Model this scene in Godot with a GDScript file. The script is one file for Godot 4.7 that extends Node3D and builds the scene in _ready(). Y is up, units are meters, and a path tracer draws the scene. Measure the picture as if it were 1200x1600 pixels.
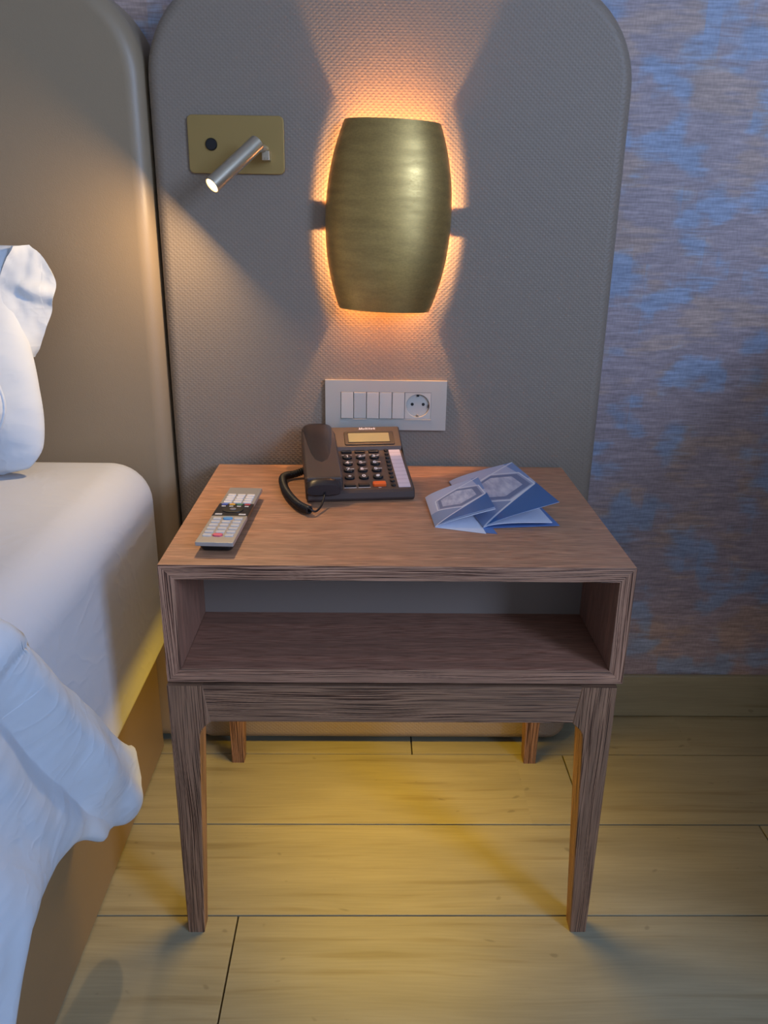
extends Node3D

# ---------------------------------------------------------------- mesh builder
class M:
	var P := PackedVector3Array()
	var N := PackedVector3Array()
	var U := PackedVector2Array()
	var I := PackedInt32Array()
	func v(p: Vector3, n: Vector3, uv := Vector2.ZERO) -> int:
		P.append(p); N.append(n); U.append(uv)
		return P.size() - 1
	func t(a: int, b: int, c: int) -> void:
		var f := (P[b] - P[a]).cross(P[c] - P[a])
		if f.dot(N[a] + N[b] + N[c]) > 0.0:
			I.append_array(PackedInt32Array([a, c, b]))
		else:
			I.append_array(PackedInt32Array([a, b, c]))
	func q(a: int, b: int, c: int, d: int) -> void:
		t(a, b, c); t(a, c, d)
	func done() -> ArrayMesh:
		var arr := []
		arr.resize(Mesh.ARRAY_MAX)
		arr[Mesh.ARRAY_VERTEX] = P; arr[Mesh.ARRAY_NORMAL] = N
		arr[Mesh.ARRAY_TEX_UV] = U; arr[Mesh.ARRAY_INDEX] = I
		var am := ArrayMesh.new()
		am.add_surface_from_arrays(Mesh.PRIMITIVE_TRIANGLES, arr)
		return am
	static func uvof(p: Vector3, n: Vector3, g: int) -> Vector2:
		var a := n.abs()
		var k := 0 if a.x > a.y and a.x > a.z else (1 if a.y > a.z else 2)
		if k == g:
			return Vector2(p[(k + 1) % 3], p[(k + 2) % 3])
		return Vector2(p[g], p[3 - g - k])
	# box with softened edges; g is the axis the grain runs along
	func box(c: Vector3, s: Vector3, bev := 0.0015, g := 0, xf := Transform3D()) -> void:
		var id := {}
		var h := s * 0.5
		for sx in [-1, 1]:
			for sy in [-1, 1]:
				for sz in [-1, 1]:
					var sg := Vector3(sx, sy, sz)
					for k in 3:
						var p := sg * (h - Vector3.ONE * bev)
						p[k] = sg[k] * h[k]
						var n := Vector3.ZERO
						n[k] = sg[k]
						id[[sx, sy, sz, k]] = v(xf * (c + p), xf.basis * n, uvof(c + p, n, g))
		for k in 3:
			var i := (k + 1) % 3
			var j := (k + 2) % 3
			for s0 in [-1, 1]:
				var r := []
				for st in [[-1, -1], [1, -1], [1, 1], [-1, 1]]:
					var key := [0, 0, 0]
					key[k] = s0; key[i] = st[0]; key[j] = st[1]
					r.append(id[key + [k]])
				q(r[0], r[1], r[2], r[3])
			for si in [-1, 1]:
				for sj in [-1, 1]:
					var a := [0, 0, 0]
					a[k] = -1; a[i] = si; a[j] = sj
					var b := a.duplicate()
					b[k] = 1
					q(id[a + [i]], id[b + [i]], id[b + [j]], id[a + [j]])
		for sx in [-1, 1]:
			for sy in [-1, 1]:
				for sz in [-1, 1]:
					t(id[[sx, sy, sz, 0]], id[[sx, sy, sz, 1]], id[[sx, sy, sz, 2]])
	static func outline(w: float, h: float, r: Array, ins: float, seg: int) -> Array:
		var out := []
		var cs := [Vector2(1, 1), Vector2(-1, 1), Vector2(-1, -1), Vector2(1, -1)]
		for k in 4:
			var rr: float = r[k]
			var c: Vector2 = cs[k] * Vector2(w * 0.5 - rr, h * 0.5 - rr)
			for i in seg + 1:
				var a := PI * 0.5 * (k + float(i) / seg)
				var n := Vector2(cos(a), sin(a))
				out.append([c + n * (rr - ins), n])
		return out
	# rounded plate: outline in local xy, back at z 0, front at z = depth, rounded front (ff) and back (fb) edges
	func slab(xf: Transform3D, w: float, h: float, r, depth: float, ff: float, fb := 0.0, seg := 6, es := 4, uo := Vector2.ZERO) -> void:
		var rad: Array = r.duplicate() if r is Array else [r, r, r, r]
		for k in 4:
			rad[k] = minf(maxf(rad[k], maxf(ff, fb) + 0.0002), minf(w, h) * 0.5)
		var rings := []
		for k in es + 1:
			var a := PI * 0.5 * (1.0 - float(k) / es)
			rings.append([fb * (1 - cos(a)), fb - fb * sin(a), cos(a), -sin(a)])
		for k in es + 1:
			var a := PI * 0.5 * float(k) / es
			rings.append([ff * (1 - cos(a)), depth - ff + ff * sin(a), cos(a), sin(a)])
		var prev := []
		for rg in rings:
			var row := []
			for o in outline(w, h, rad, rg[0], seg):
				var p: Vector2 = o[0]
				var n: Vector2 = o[1] * rg[2]
				row.append(v(xf * Vector3(p.x, p.y, rg[1]), xf.basis * Vector3(n.x, n.y, rg[3]), p + uo))
			if prev.size():
				for i in row.size():
					var j := (i + 1) % row.size()
					q(prev[i], prev[j], row[j], row[i])
			prev = row
		for e in [[0.0, -1.0, fb], [depth, 1.0, ff]]:
			var nn := xf.basis * Vector3(0, 0, e[1])
			var c := v(xf * Vector3(0, 0, e[0]), nn, uo)
			var row := []
			for o in outline(w, h, rad, e[2], seg):
				var p: Vector2 = o[0]
				row.append(v(xf * Vector3(p.x, p.y, e[0]), nn, p + uo))
			for i in row.size():
				t(c, row[i], row[(i + 1) % row.size()])
	# convex polygon in xy extruded from z0 to z1
	func prism(poly: Array, z0: float, z1: float, g := 0, xf := Transform3D()) -> void:
		var n := poly.size()
		var mid := Vector2.ZERO
		for p in poly:
			mid += p / float(n)
		for e in [[z0, -1.0], [z1, 1.0]]:
			var ids := []
			var nn := Vector3(0, 0, e[1])
			for p in poly:
				var pt := Vector3(p.x, p.y, e[0])
				ids.append(v(xf * pt, xf.basis * nn, uvof(pt, nn, g)))
			for i in range(1, n - 1):
				t(ids[0], ids[i], ids[i + 1])
		for i in n:
			var a: Vector2 = poly[i]
			var b: Vector2 = poly[(i + 1) % n]
			var d := (b - a).orthogonal().normalized()
			if d.dot((a + b) * 0.5 - mid) < 0:
				d = -d
			var nn := Vector3(d.x, d.y, 0)
			var ids := []
			for p in [Vector3(a.x, a.y, z0), Vector3(b.x, b.y, z0), Vector3(b.x, b.y, z1), Vector3(a.x, a.y, z1)]:
				ids.append(v(xf * p, xf.basis * nn, uvof(p, nn, g)))
			q(ids[0], ids[1], ids[2], ids[3])
	func tube(path: Array, rad, sides := 12, cap := true) -> void:
		var up := Vector3.UP
		var rows := []
		var fr := Vector3.ZERO
		var dist := 0.0
		for i in path.size():
			var d: Vector3 = (path[mini(i + 1, path.size() - 1)] - path[maxi(i - 1, 0)])
			d = d.normalized()
			if i == 0:
				fr = (d.cross(up if absf(d.y) < 0.9 else Vector3.RIGHT)).normalized()
			else:
				dist += (path[i] - path[i - 1]).length()
				fr = (fr - d * fr.dot(d)).normalized()
			var b := d.cross(fr)
			var r: float = rad[i] if rad is Array else rad
			var row := []
			for k in sides:
				var a := TAU * k / sides
				var n := fr * cos(a) + b * sin(a)
				row.append(v(path[i] + n * r, n, Vector2(dist, float(k) / sides * 0.1)))
			if rows.size():
				for k in sides:
					var j := (k + 1) % sides
					q(rows[-1][k], rows[-1][j], row[j], row[k])
			rows.append(row)
			if cap and (i == 0 or i == path.size() - 1):
				var nn := -d if i == 0 else d
				var c := v(path[i], nn)
				var ids := []
				for k in sides:
					ids.append(v(P[row[k]], nn))
				for k in sides:
					t(c, ids[k], ids[(k + 1) % sides])
	# turned shape: prof rows are [distance along the axis, radius]
	func lathe(o: Vector3, axis: Vector3, prof: Array, sides := 32) -> void:
		var e1 := axis.cross(Vector3.UP if absf(axis.y) < 0.9 else Vector3.RIGHT).normalized()
		var e2 := axis.cross(e1)
		for i in prof.size() - 1:
			var a: Array = prof[i]
			var b: Array = prof[i + 1]
			var dn := Vector2(b[0] - a[0], b[1] - a[1]).normalized()
			var ra := []
			var rb := []
			for k in sides:
				var c := TAU * k / sides
				var d := e1 * cos(c) + e2 * sin(c)
				var n := d * dn.x - axis * dn.y
				ra.append(v(o + axis * a[0] + d * a[1], n, Vector2(float(k) / sides, a[0])))
				rb.append(v(o + axis * b[0] + d * b[1], n, Vector2(float(k) / sides, b[0])))
			for k in sides:
				var j := (k + 1) % sides
				q(ra[k], ra[j], rb[j], rb[k])
	static func normals(G: Array, sgn: float) -> Array:
		var out := []
		for i in G.size():
			var r := []
			for j in G[i].size():
				var a: Vector3 = G[mini(i + 1, G.size() - 1)][j] - G[maxi(i - 1, 0)][j]
				var b: Vector3 = G[i][mini(j + 1, G[i].size() - 1)] - G[i][maxi(j - 1, 0)]
				r.append((a.cross(b) * sgn).normalized())
			out.append(r)
		return out
	func grid(G: Array, sgn := 1.0, uvs := 1.0) -> Array:
		var nn := normals(G, sgn)
		var ids := []
		for i in G.size():
			var r := []
			for j in G[i].size():
				var p: Vector3 = G[i][j]
				r.append(v(p, nn[i][j], Vector2(float(j) / (G[i].size() - 1), float(i) / (G.size() - 1)) * uvs))
			ids.append(r)
		for i in G.size() - 1:
			for j in G[i].size() - 1:
				q(ids[i][j], ids[i][j + 1], ids[i + 1][j + 1], ids[i + 1][j])
		return ids
	# sheet with real thickness: T is a thickness grid, the surface lies halfway
	func shell(G: Array, T: Array, sgn := 1.0) -> void:
		var nn := normals(G, sgn)
		var A := []
		var B := []
		for i in G.size():
			var ra := []
			var rb := []
			for j in G[i].size():
				ra.append(G[i][j] + nn[i][j] * T[i][j] * 0.5)
				rb.append(G[i][j] - nn[i][j] * T[i][j] * 0.5)
			A.append(ra); B.append(rb)
		grid(A, sgn); grid(B, -sgn)
		var n := G.size() - 1
		var m: int = G[0].size() - 1
		var loop := []
		for j in m: loop.append([0, j])
		for i in n: loop.append([i, m])
		for j in m: loop.append([n, m - j])
		for i in n: loop.append([n - i, 0])
		var mid := Vector3.ZERO
		for i in loop.size():
			var a = loop[i]
			var b = loop[(i + 1) % loop.size()]
			var e: Vector3 = G[b[0]][b[1]] - G[a[0]][a[1]]
			var o: Vector3 = e.cross(nn[a[0]][a[1]]).normalized()
			var ci := clampi(a[0], 1, n - 1)
			var cj := clampi(a[1], 1, m - 1)
			if o.dot(G[a[0]][a[1]] - G[ci][cj]) < 0: o = -o
			q(v(A[a[0]][a[1]], o), v(A[b[0]][b[1]], o), v(B[b[0]][b[1]], o), v(B[a[0]][a[1]], o))

# ---------------------------------------------------------------- scene helpers
func thing(called: String, label: String, category: String, at := Vector3.ZERO, group := "") -> Node3D:
	var o := Node3D.new()
	o.name = called
	o.position = at
	o.set_meta("label", label); o.set_meta("category", category)
	if group: o.set_meta("group", group)
	add_child(o, true)
	return o

func part(called: String, m, mat: Material, parent: Node, label := "") -> MeshInstance3D:
	var o := MeshInstance3D.new()
	o.name = called
	o.mesh = m.done() if m is M else m
	o.material_override = mat
	if label: o.set_meta("label", label)
	parent.add_child(o, true)
	return o

func setting(called: String, m, mat: Material, label: String, category: String) -> MeshInstance3D:
	var o := part(called, m, mat, self, label)
	o.set_meta("kind", "structure"); o.set_meta("category", category)
	return o

func mk(c: Color, rough := 0.6, metal := 0.0) -> StandardMaterial3D:
	var m := StandardMaterial3D.new()
	m.albedo_color = c; m.roughness = rough; m.metallic = metal
	return m

func rgb(r: float, g: float, b: float) -> Color:
	return Color(r / 255.0, g / 255.0, b / 255.0)

func noise(s: int, oct := 3) -> FastNoiseLite:
	var n := FastNoiseLite.new()
	n.seed = s; n.frequency = 1.0; n.noise_type = FastNoiseLite.TYPE_SIMPLEX_SMOOTH
	n.fractal_type = FastNoiseLite.FRACTAL_FBM if oct > 1 else FastNoiseLite.FRACTAL_NONE
	n.fractal_octaves = oct
	return n

func tex(data: PackedByteArray, w: int, h: int, ch := 3) -> ImageTexture:
	return ImageTexture.create_from_image(Image.create_from_data(w, h, false, Image.FORMAT_RGB8 if ch == 3 else Image.FORMAT_L8, data))

func lerp3(a: Array, b: Array, t: float) -> Array:
	return [lerpf(a[0], b[0], t), lerpf(a[1], b[1], t), lerpf(a[2], b[2], t)]

# wood veneer: [colour, relief]; covers 0.7 m along the grain and 0.35 m across
func wood_maps(sd: int, bold: float) -> Array:
	var w := 1024
	var h := 1024
	var col := PackedByteArray(); col.resize(w * h * 3)
	var hei := PackedByteArray(); hei.resize(w * h)
	var warp := noise(sd, 2)
	var fine := noise(sd + 1, 2)
	var pore := noise(sd + 2, 1)
	var band := noise(sd + 3, 2)
	for y in h:
		var vv := float(y) / h * 0.35
		for x in w:
			var uu := float(x) / w * 0.7
			var wv := vv + 0.0028 * warp.get_noise_2d(uu * 2.6, vv * 14.0) * (0.6 + bold)
			var b := band.get_noise_2d(uu * 1.2 + 9.0, wv * 55.0)
			var f := fine.get_noise_2d(uu * 14.0, wv * 700.0)
			var p := pore.get_noise_2d(uu * (5.5 if bold > 0.5 else 18.0), wv * (760.0 if bold > 0.5 else 700.0))
			var dark := smoothstep(0.12, 0.6, p + 0.5 * b) * (1.0 if bold > 0.5 else 0.5)
			var l := 1.0 + 0.16 * b + 0.15 * f - (0.6 * dark if bold > 0.5 else 0.42 * dark)
			var i := (y * w + x) * 3
			col[i] = clampi(int(205.0 * l), 0, 255)
			col[i + 1] = clampi(int(205.0 * l * (1.0 - 0.14 * dark)), 0, 255)
			col[i + 2] = clampi(int(205.0 * l * (1.0 - 0.20 * dark)), 0, 255)
			hei[y * w + x] = clampi(int(200.0 - 150.0 * dark + 25.0 * f), 0, 255)
	return [tex(col, w, h), tex(hei, w, h, 1)]

func wood_mat(maps: Array, c: Color, rough: float, bump: float) -> StandardMaterial3D:
	var m := mk(c, rough)
	m.albedo_texture = maps[0]
	m.heightmap_enabled = true
	m.heightmap_texture = maps[1]
	m.heightmap_scale = bump
	m.uv1_scale = Vector3(1 / 0.7, 1 / 0.35, 1)
	m.uv1_offset = Vector3(0.5, 0.13, 0)
	return m

func plank_map() -> ImageTexture:
	var w := 1024
	var h := 1024
	var col := PackedByteArray(); col.resize(w * h * 3)
	var a := noise(71, 4)
	var b := noise(72, 2)
	var k := noise(73, 1)
	for y in h:
		var vv := float(y) / h * 0.8
		for x in w:
			var uu := float(x) / w * 1.6
			var wv := vv + 0.007 * k.get_noise_2d(uu * 2.0, vv * 3.0)
			var c := a.get_noise_2d(uu * 2.2, wv * 17.0)
			var f := b.get_noise_2d(uu * 9.0, wv * 220.0)
			var st := smoothstep(0.22, 0.6, a.get_noise_2d(uu * 1.6 + 40.0, wv * 30.0))
			var kn := smoothstep(0.86, 0.95, k.get_noise_2d(uu * 24.0 + 7.0, vv * 40.0))
			var l := 1.0 + 0.07 * c + 0.035 * f - 0.09 * st - 0.13 * kn
			var i := (y * w + x) * 3
			col[i] = clampi(int(205.0 * l), 0, 255)
			col[i + 1] = clampi(int(205.0 * l * (1.0 - 0.02 * st)), 0, 255)
			col[i + 2] = clampi(int(205.0 * l * (1.0 - 0.05 * st)), 0, 255)
	return tex(col, w, h)

func wallpaper_maps() -> Array:
	var w := 1024
	var h := 1024
	var col := PackedByteArray(); col.resize(w * h * 3)
	var hei := PackedByteArray(); hei.resize(w * h)
	var big := noise(11, 3)
	var st := noise(12, 2)
	var th := noise(13, 1)
	var cell := noise(14, 2)
	for y in h:
		var vv := float(y) / h * 1.4
		for x in w:
			var uu := float(x) / w * 1.4
			var s := st.get_noise_2d(uu * 22.0, vv * 260.0)
			var s2 := st.get_noise_2d(uu * 7.0 + 30.0, vv * 90.0)
			var t := th.get_noise_2d(uu * 300.0, vv * 60.0)
			var g := 1.1 * big.get_noise_2d(uu * 6.0, vv * 8.0) + 0.16 * s2 + 0.10 * s + 0.22 * cell.get_noise_2d(floorf(uu * 40.0) * 0.7, vv * 7.0)
			var blue := smoothstep(0.04, 0.5, g)
			var warm := smoothstep(0.0, 0.4, big.get_noise_2d(uu * 6.0 + 50.0, vv * 9.0) + 0.3 * s2)
			var c := lerp3([162, 146, 150], [172, 148, 138], warm)
			c = lerp3(c, [142, 157, 184], blue * 0.85)
			var l := 1.0 + 0.14 * s + 0.10 * s2 + 0.05 * t
			var i := (y * w + x) * 3
			for k in 3:
				col[i + k] = clampi(int(c[k] * l), 0, 255)
			hei[y * w + x] = clampi(int(128.0 + 90.0 * s + 25.0 * t), 0, 255)
	return [tex(col, w, h), tex(hei, w, h, 1)]

# embossed lozenge weave: one repeat of 8 mm x 7 mm, two staggered bumps
func weave_map() -> ImageTexture:
	var n := 96
	var d := PackedByteArray(); d.resize(n * n)
	for y in n:
		for x in n:
			var u := float(x) / n
			var v := float(y) / n
			var b := 0.0
			for k in 2:
				var du := absf(fposmod(u - 0.25 - 0.5 * k + 0.5, 1.0) - 0.5)
				var dv := absf(fposmod(v - 0.25 - 0.5 * k + 0.5, 1.0) - 0.5)
				b = maxf(b, 1.0 - smoothstep(0.05, 0.5, du * 1.05 + dv * 1.25))
			d[y * n + x] = int(255.0 * b)
	return tex(d, n, n, 1)

func leather_map() -> ImageTexture:
	var n := 256
	var d := PackedByteArray(); d.resize(n * n)
	var a := noise(5, 3)
	for y in n:
		for x in n:
			var u := TAU * x / n
			var v := TAU * y / n
			d[y * n + x] = clampi(int(128.0 + 120.0 * a.get_noise_3d(cos(u) * 5.0 + sin(v) * 5.0, sin(u) * 5.0 + 9.0, cos(v) * 5.0)), 0, 255)
	return tex(d, n, n, 1)

# wrinkled linen relief
func linen_map() -> ImageTexture:
	var n := 512
	var d := PackedByteArray(); d.resize(n * n)
	var a := noise(25, 3)
	var b := noise(26, 1)
	for y in n:
		for x in n:
			var u := float(x) / n
			var v := float(y) / n
			var r := 1.0 - absf(a.get_noise_2d(u * 5.0 + 0.8 * b.get_noise_2d(u * 3.0, v * 3.0), v * 9.0))
			d[y * n + x] = clampi(int(255.0 * (0.25 + 0.75 * r * r * r) - 10.0), 0, 255)
	return tex(d, n, n, 1)

# worn brushed brass: tone and gloss streaks across
func brass_maps() -> Array:
	var w := 512
	var h := 512
	var col := PackedByteArray(); col.resize(w * h * 3)
	var ro := PackedByteArray(); ro.resize(w * h)
	var a := noise(31, 3)
	var b := noise(32, 2)
	for y in h:
		for x in w:
			var u := float(x) / w
			var v := float(y) / h
			var s := a.get_noise_2d(u * 3.0, v * 14.0)
			var f := b.get_noise_2d(u * 26.0, v * 170.0)
			var p := b.get_noise_2d(u * 60.0 + 9.0, v * 60.0)
			var l := 1.0 + 0.09 * s + 0.05 * f + 0.04 * p
			var i := (y * w + x) * 3
			for k in 3:
				col[i + k] = clampi(int(200.0 * l), 0, 255)
			ro[y * w + x] = clampi(int(140.0 - 22.0 * s + 14.0 * f + 14.0 * p), 0, 255)
	return [tex(col, w, h), tex(ro, w, h, 1)]

func seg_dist(p: Vector2, a: Vector2, b: Vector2) -> float:
	return p.distance_to(Geometry2D.get_closest_point_to_segment(p, a, b))

# cover print: u runs from the fold to the open edge, v from the far end to the near end
func cover_map() -> ImageTexture:
	var w := 256
	var h := 384
	var col := PackedByteArray(); col.resize(w * h * 3)
	var hex := PackedVector2Array([Vector2(0.13, 0.31), Vector2(0.12, 0.60), Vector2(0.51, 0.74), Vector2(0.965, 0.56), Vector2(0.93, 0.26), Vector2(0.55, 0.15)])
	var mid := PackedVector2Array()
	var inn := PackedVector2Array()
	for p in hex:
		mid.append(Vector2(0.53, 0.44) + (p - Vector2(0.53, 0.44)) * 0.9)
		inn.append(Vector2(0.51, 0.43) + (p - Vector2(0.53, 0.44)) * 0.72)
	var n := noise(91, 3)
	for y in h:
		for x in w:
			var p := Vector2(float(x) / w, float(y) / h)
			# the band between two diagonals is light, the near-open side deep blue, the corner mid blue
			var c := [190, 196, 222]
			var d := p.x * 0.45 - (p.y - 0.55) * 1.0
			if p.y > 1.0 - 0.46 * p.x: c = [62, 108, 170]
			if p.y < 0.42 and p.x > 0.86 + p.y * 0.2: c = [126, 154, 204]
			if p.x < 0.5 and p.y > 0.62 and p.y <= 1.0 - 0.46 * p.x: c = [138, 156, 194]
			var lines := minf(seg_dist(p, Vector2(0, 1), hex[3]), seg_dist(p, hex[0], Vector2(1.0, 0.0)))
			if Geometry2D.is_point_in_polygon(p, hex): c = [172, 178, 206]
			if Geometry2D.is_point_in_polygon(p, mid): c = [116, 130, 168]
			if Geometry2D.is_point_in_polygon(p, inn):
				var t := clampf(0.5 + 0.9 * n.get_noise_2d(p.x * 9.0, p.y * 5.0), 0, 1)
				c = lerp3([172, 178, 204], [216, 218, 232], t)
			var e := 9.0
			for k in 6:
				e = minf(e, seg_dist(p, hex[k], hex[(k + 1) % 6]))
			if minf(lines, e) < 0.011: c = [226, 230, 242]
			var i := (y * w + x) * 3
			for k in 3: col[i + k] = int(c[k])
	return tex(col, w, h)

func label_text(s: String, size: float, mat: Material, parent: Node, xf: Transform3D, called := "print", bold := true, italic := false) -> void:
	var tm := TextMesh.new()
	var f := SystemFont.new()
	f.font_names = PackedStringArray(["Droid Sans"])
	f.font_weight = 700 if bold else 400
	tm.font = f
	tm.text = s
	tm.font_size = 32
	tm.pixel_size = size / 24.0
	tm.depth = 0.0001
	tm.curve_step = 2.0
	var o := part(called, tm, mat, parent)
	o.transform = xf
	if italic:
		o.transform.basis.y += o.transform.basis.x * 0.22

# ----------------------------------------------------------------
func _ready() -> void:
	# camera
	var cam := Camera3D.new()
	cam.name = "camera"
	var fw := Vector3(0.01755, -0.3423, -0.93943)
	cam.transform = Transform3D(Basis(Vector3(0.99981, 0.01404, 0.01357), Vector3(-0.00854, 0.93949, -0.34248), -fw).orthonormalized(), Vector3(-0.03649, 1.00721, 1.37968))
	cam.fov = rad_to_deg(2.0 * atan(800.0 / 1267.57))
	cam.near = 0.05
	cam.far = 50.0
	add_child(cam)
	cam.current = true

	# sky and exposure
	var we := WorldEnvironment.new()
	we.name = "environment"
	var env := Environment.new()
	env.background_mode = Environment.BG_SKY
	var sk := Sky.new()
	var sm := ProceduralSkyMaterial.new()
	sm.sky_top_color = rgb(120, 160, 230)
	sm.sky_horizon_color = rgb(200, 215, 240)
	sm.ground_bottom_color = rgb(110, 110, 110)
	sm.ground_horizon_color = rgb(170, 175, 180)
	sk.sky_material = sm
	env.sky = sk
	env.background_energy_multiplier = 1.0
	env.tonemap_mode = Environment.TONE_MAPPER_LINEAR
	env.tonemap_exposure = 1.0
	env.sdfgi_enabled = true
	env.ssao_enabled = true
	env.ssil_enabled = true
	we.environment = env
	add_child(we)

	# daylight through the window on the right
	var day := AreaLight3D.new()
	day.name = "window_daylight"
	day.area_size = Vector2(0.9, 1.1)
	day.position = Vector3(1.86, 1.8, 2.45)
	day.rotation.y = PI / 2
	day.light_color = rgb(178, 207, 255)
	day.light_energy = 8.5
	day.area_range = 12.0
	day.area_attenuation = 2.0
	day.shadow_enabled = true
	add_child(day)

	materials()
	room()
	headboard()
	bed()
	nightstand()
	sconce()
	reading_light()
	switch_plate()
	telephone()
	remote()
	leaflets()
	cabinet()

var mat := {}

func materials() -> void:
	var bold := wood_maps(40, 1.0)
	var fine := wood_maps(50, 0.0)
	mat.wood_edge = wood_mat(bold, rgb(206, 154, 124), 0.5, 0.05)
	mat.wood_leg = wood_mat(bold, rgb(178, 134, 104), 0.5, 0.05)
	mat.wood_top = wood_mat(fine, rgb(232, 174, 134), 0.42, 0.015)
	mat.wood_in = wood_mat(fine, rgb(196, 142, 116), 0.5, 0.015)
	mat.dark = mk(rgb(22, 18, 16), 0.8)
	mat.grey_back = mk(rgb(132, 117, 106), 0.75)
	var pm := plank_map()
	mat.plank = mk(rgb(184, 176, 146), 0.45)
	mat.plank.albedo_texture = pm
	mat.plank.uv1_scale = Vector3(1 / 1.6, 1 / 0.8, 1)
	mat.grout = mk(rgb(62, 54, 44), 0.9)
	var wp := wallpaper_maps()
	mat.wallpaper = mk(Color.WHITE, 0.5)
	mat.wallpaper.albedo_texture = wp[0]
	mat.wallpaper.heightmap_enabled = true
	mat.wallpaper.heightmap_texture = wp[1]
	mat.wallpaper.heightmap_scale = 0.03
	mat.wallpaper.uv1_triplanar = true
	mat.wallpaper.uv1_world_triplanar = true
	mat.wallpaper.uv1_scale = Vector3.ONE / 1.4
	mat.weave = mk(rgb(136, 122, 108), 0.5)
	mat.weave.heightmap_enabled = true
	mat.weave.heightmap_texture = weave_map()
	mat.weave.heightmap_scale = 0.032
	mat.weave.uv1_scale = Vector3(1 / 0.0085, 1 / 0.0075, 1)
	mat.leather = mk(rgb(148, 129, 104), 0.42)
	var lm := leather_map()
	mat.leather.heightmap_enabled = true
	mat.leather.heightmap_texture = lm
	mat.leather.heightmap_scale = 0.012
	mat.leather.uv1_scale = Vector3(1 / 0.09, 1 / 0.09, 1)
	mat.base = mk(rgb(126, 106, 80), 0.5)
	mat.base.heightmap_enabled = true
	mat.base.heightmap_texture = lm
	mat.base.heightmap_scale = 0.012
	mat.base.uv1_triplanar = true
	mat.base.uv1_scale = Vector3.ONE / 0.09
	var lin := linen_map()
	mat.sheet = mk(rgb(190, 194, 202), 0.75)
	mat.sheet.heightmap_enabled = true
	mat.sheet.heightmap_texture = lin
	mat.sheet.heightmap_scale = 0.06
	mat.sheet.uv1_triplanar = true
	mat.sheet.uv1_scale = Vector3.ONE / 0.7
	mat.linen = mk(rgb(194, 202, 212), 0.75)
	mat.linen.heightmap_enabled = true
	mat.linen.heightmap_texture = lin
	mat.linen.heightmap_scale = 0.12
	mat.linen.uv1_triplanar = true
	mat.linen.uv1_scale = Vector3.ONE / 0.55
	var br := brass_maps()
	mat.shade = mk(rgb(246, 208, 132), 1.0, 0.9)
	mat.shade.albedo_texture = br[0]
	mat.shade.roughness_texture = br[1]
	mat.shade.roughness_texture_channel = BaseMaterial3D.TEXTURE_CHANNEL_RED
	mat.shade.roughness = 0.85
	mat.brass = mk(rgb(170, 142, 88), 0.42, 0.65)
	mat.nickel = mk(rgb(196, 184, 164), 0.28, 0.8)
	mat.silver = mk(rgb(190, 186, 178), 0.36, 0.25)
	mat.rocker = mk(rgb(196, 192, 184), 0.4, 0.1)
	mat.black = mk(rgb(24, 22, 24), 0.42)
	mat.phone = mk(rgb(72, 60, 56), 0.45)
	mat.handset = mk(rgb(40, 34, 37), 0.38)
	mat.key = mk(rgb(22, 20, 21), 0.3)
	mat.white = mk(rgb(236, 234, 236), 0.6)
	mat.lcd = mk(rgb(158, 150, 108), 0.2)
	mat.orange = mk(rgb(236, 96, 28), 0.4)

func plain_box(c: Vector3, s: Vector3, bev := 0.002, g := 0, xf := Transform3D()) -> M:
	var m := M.new()
	m.box(c, s, bev, g, xf)
	return m

func at(x: float, y: float, z: float) -> Transform3D:
	return Transform3D(Basis(), Vector3(x, y, z))

const WZ := -0.119   # face of the papered wall
const XL := -2.75
const XR := 1.9
const ZF := 3.7
const HC := 2.6

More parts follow.
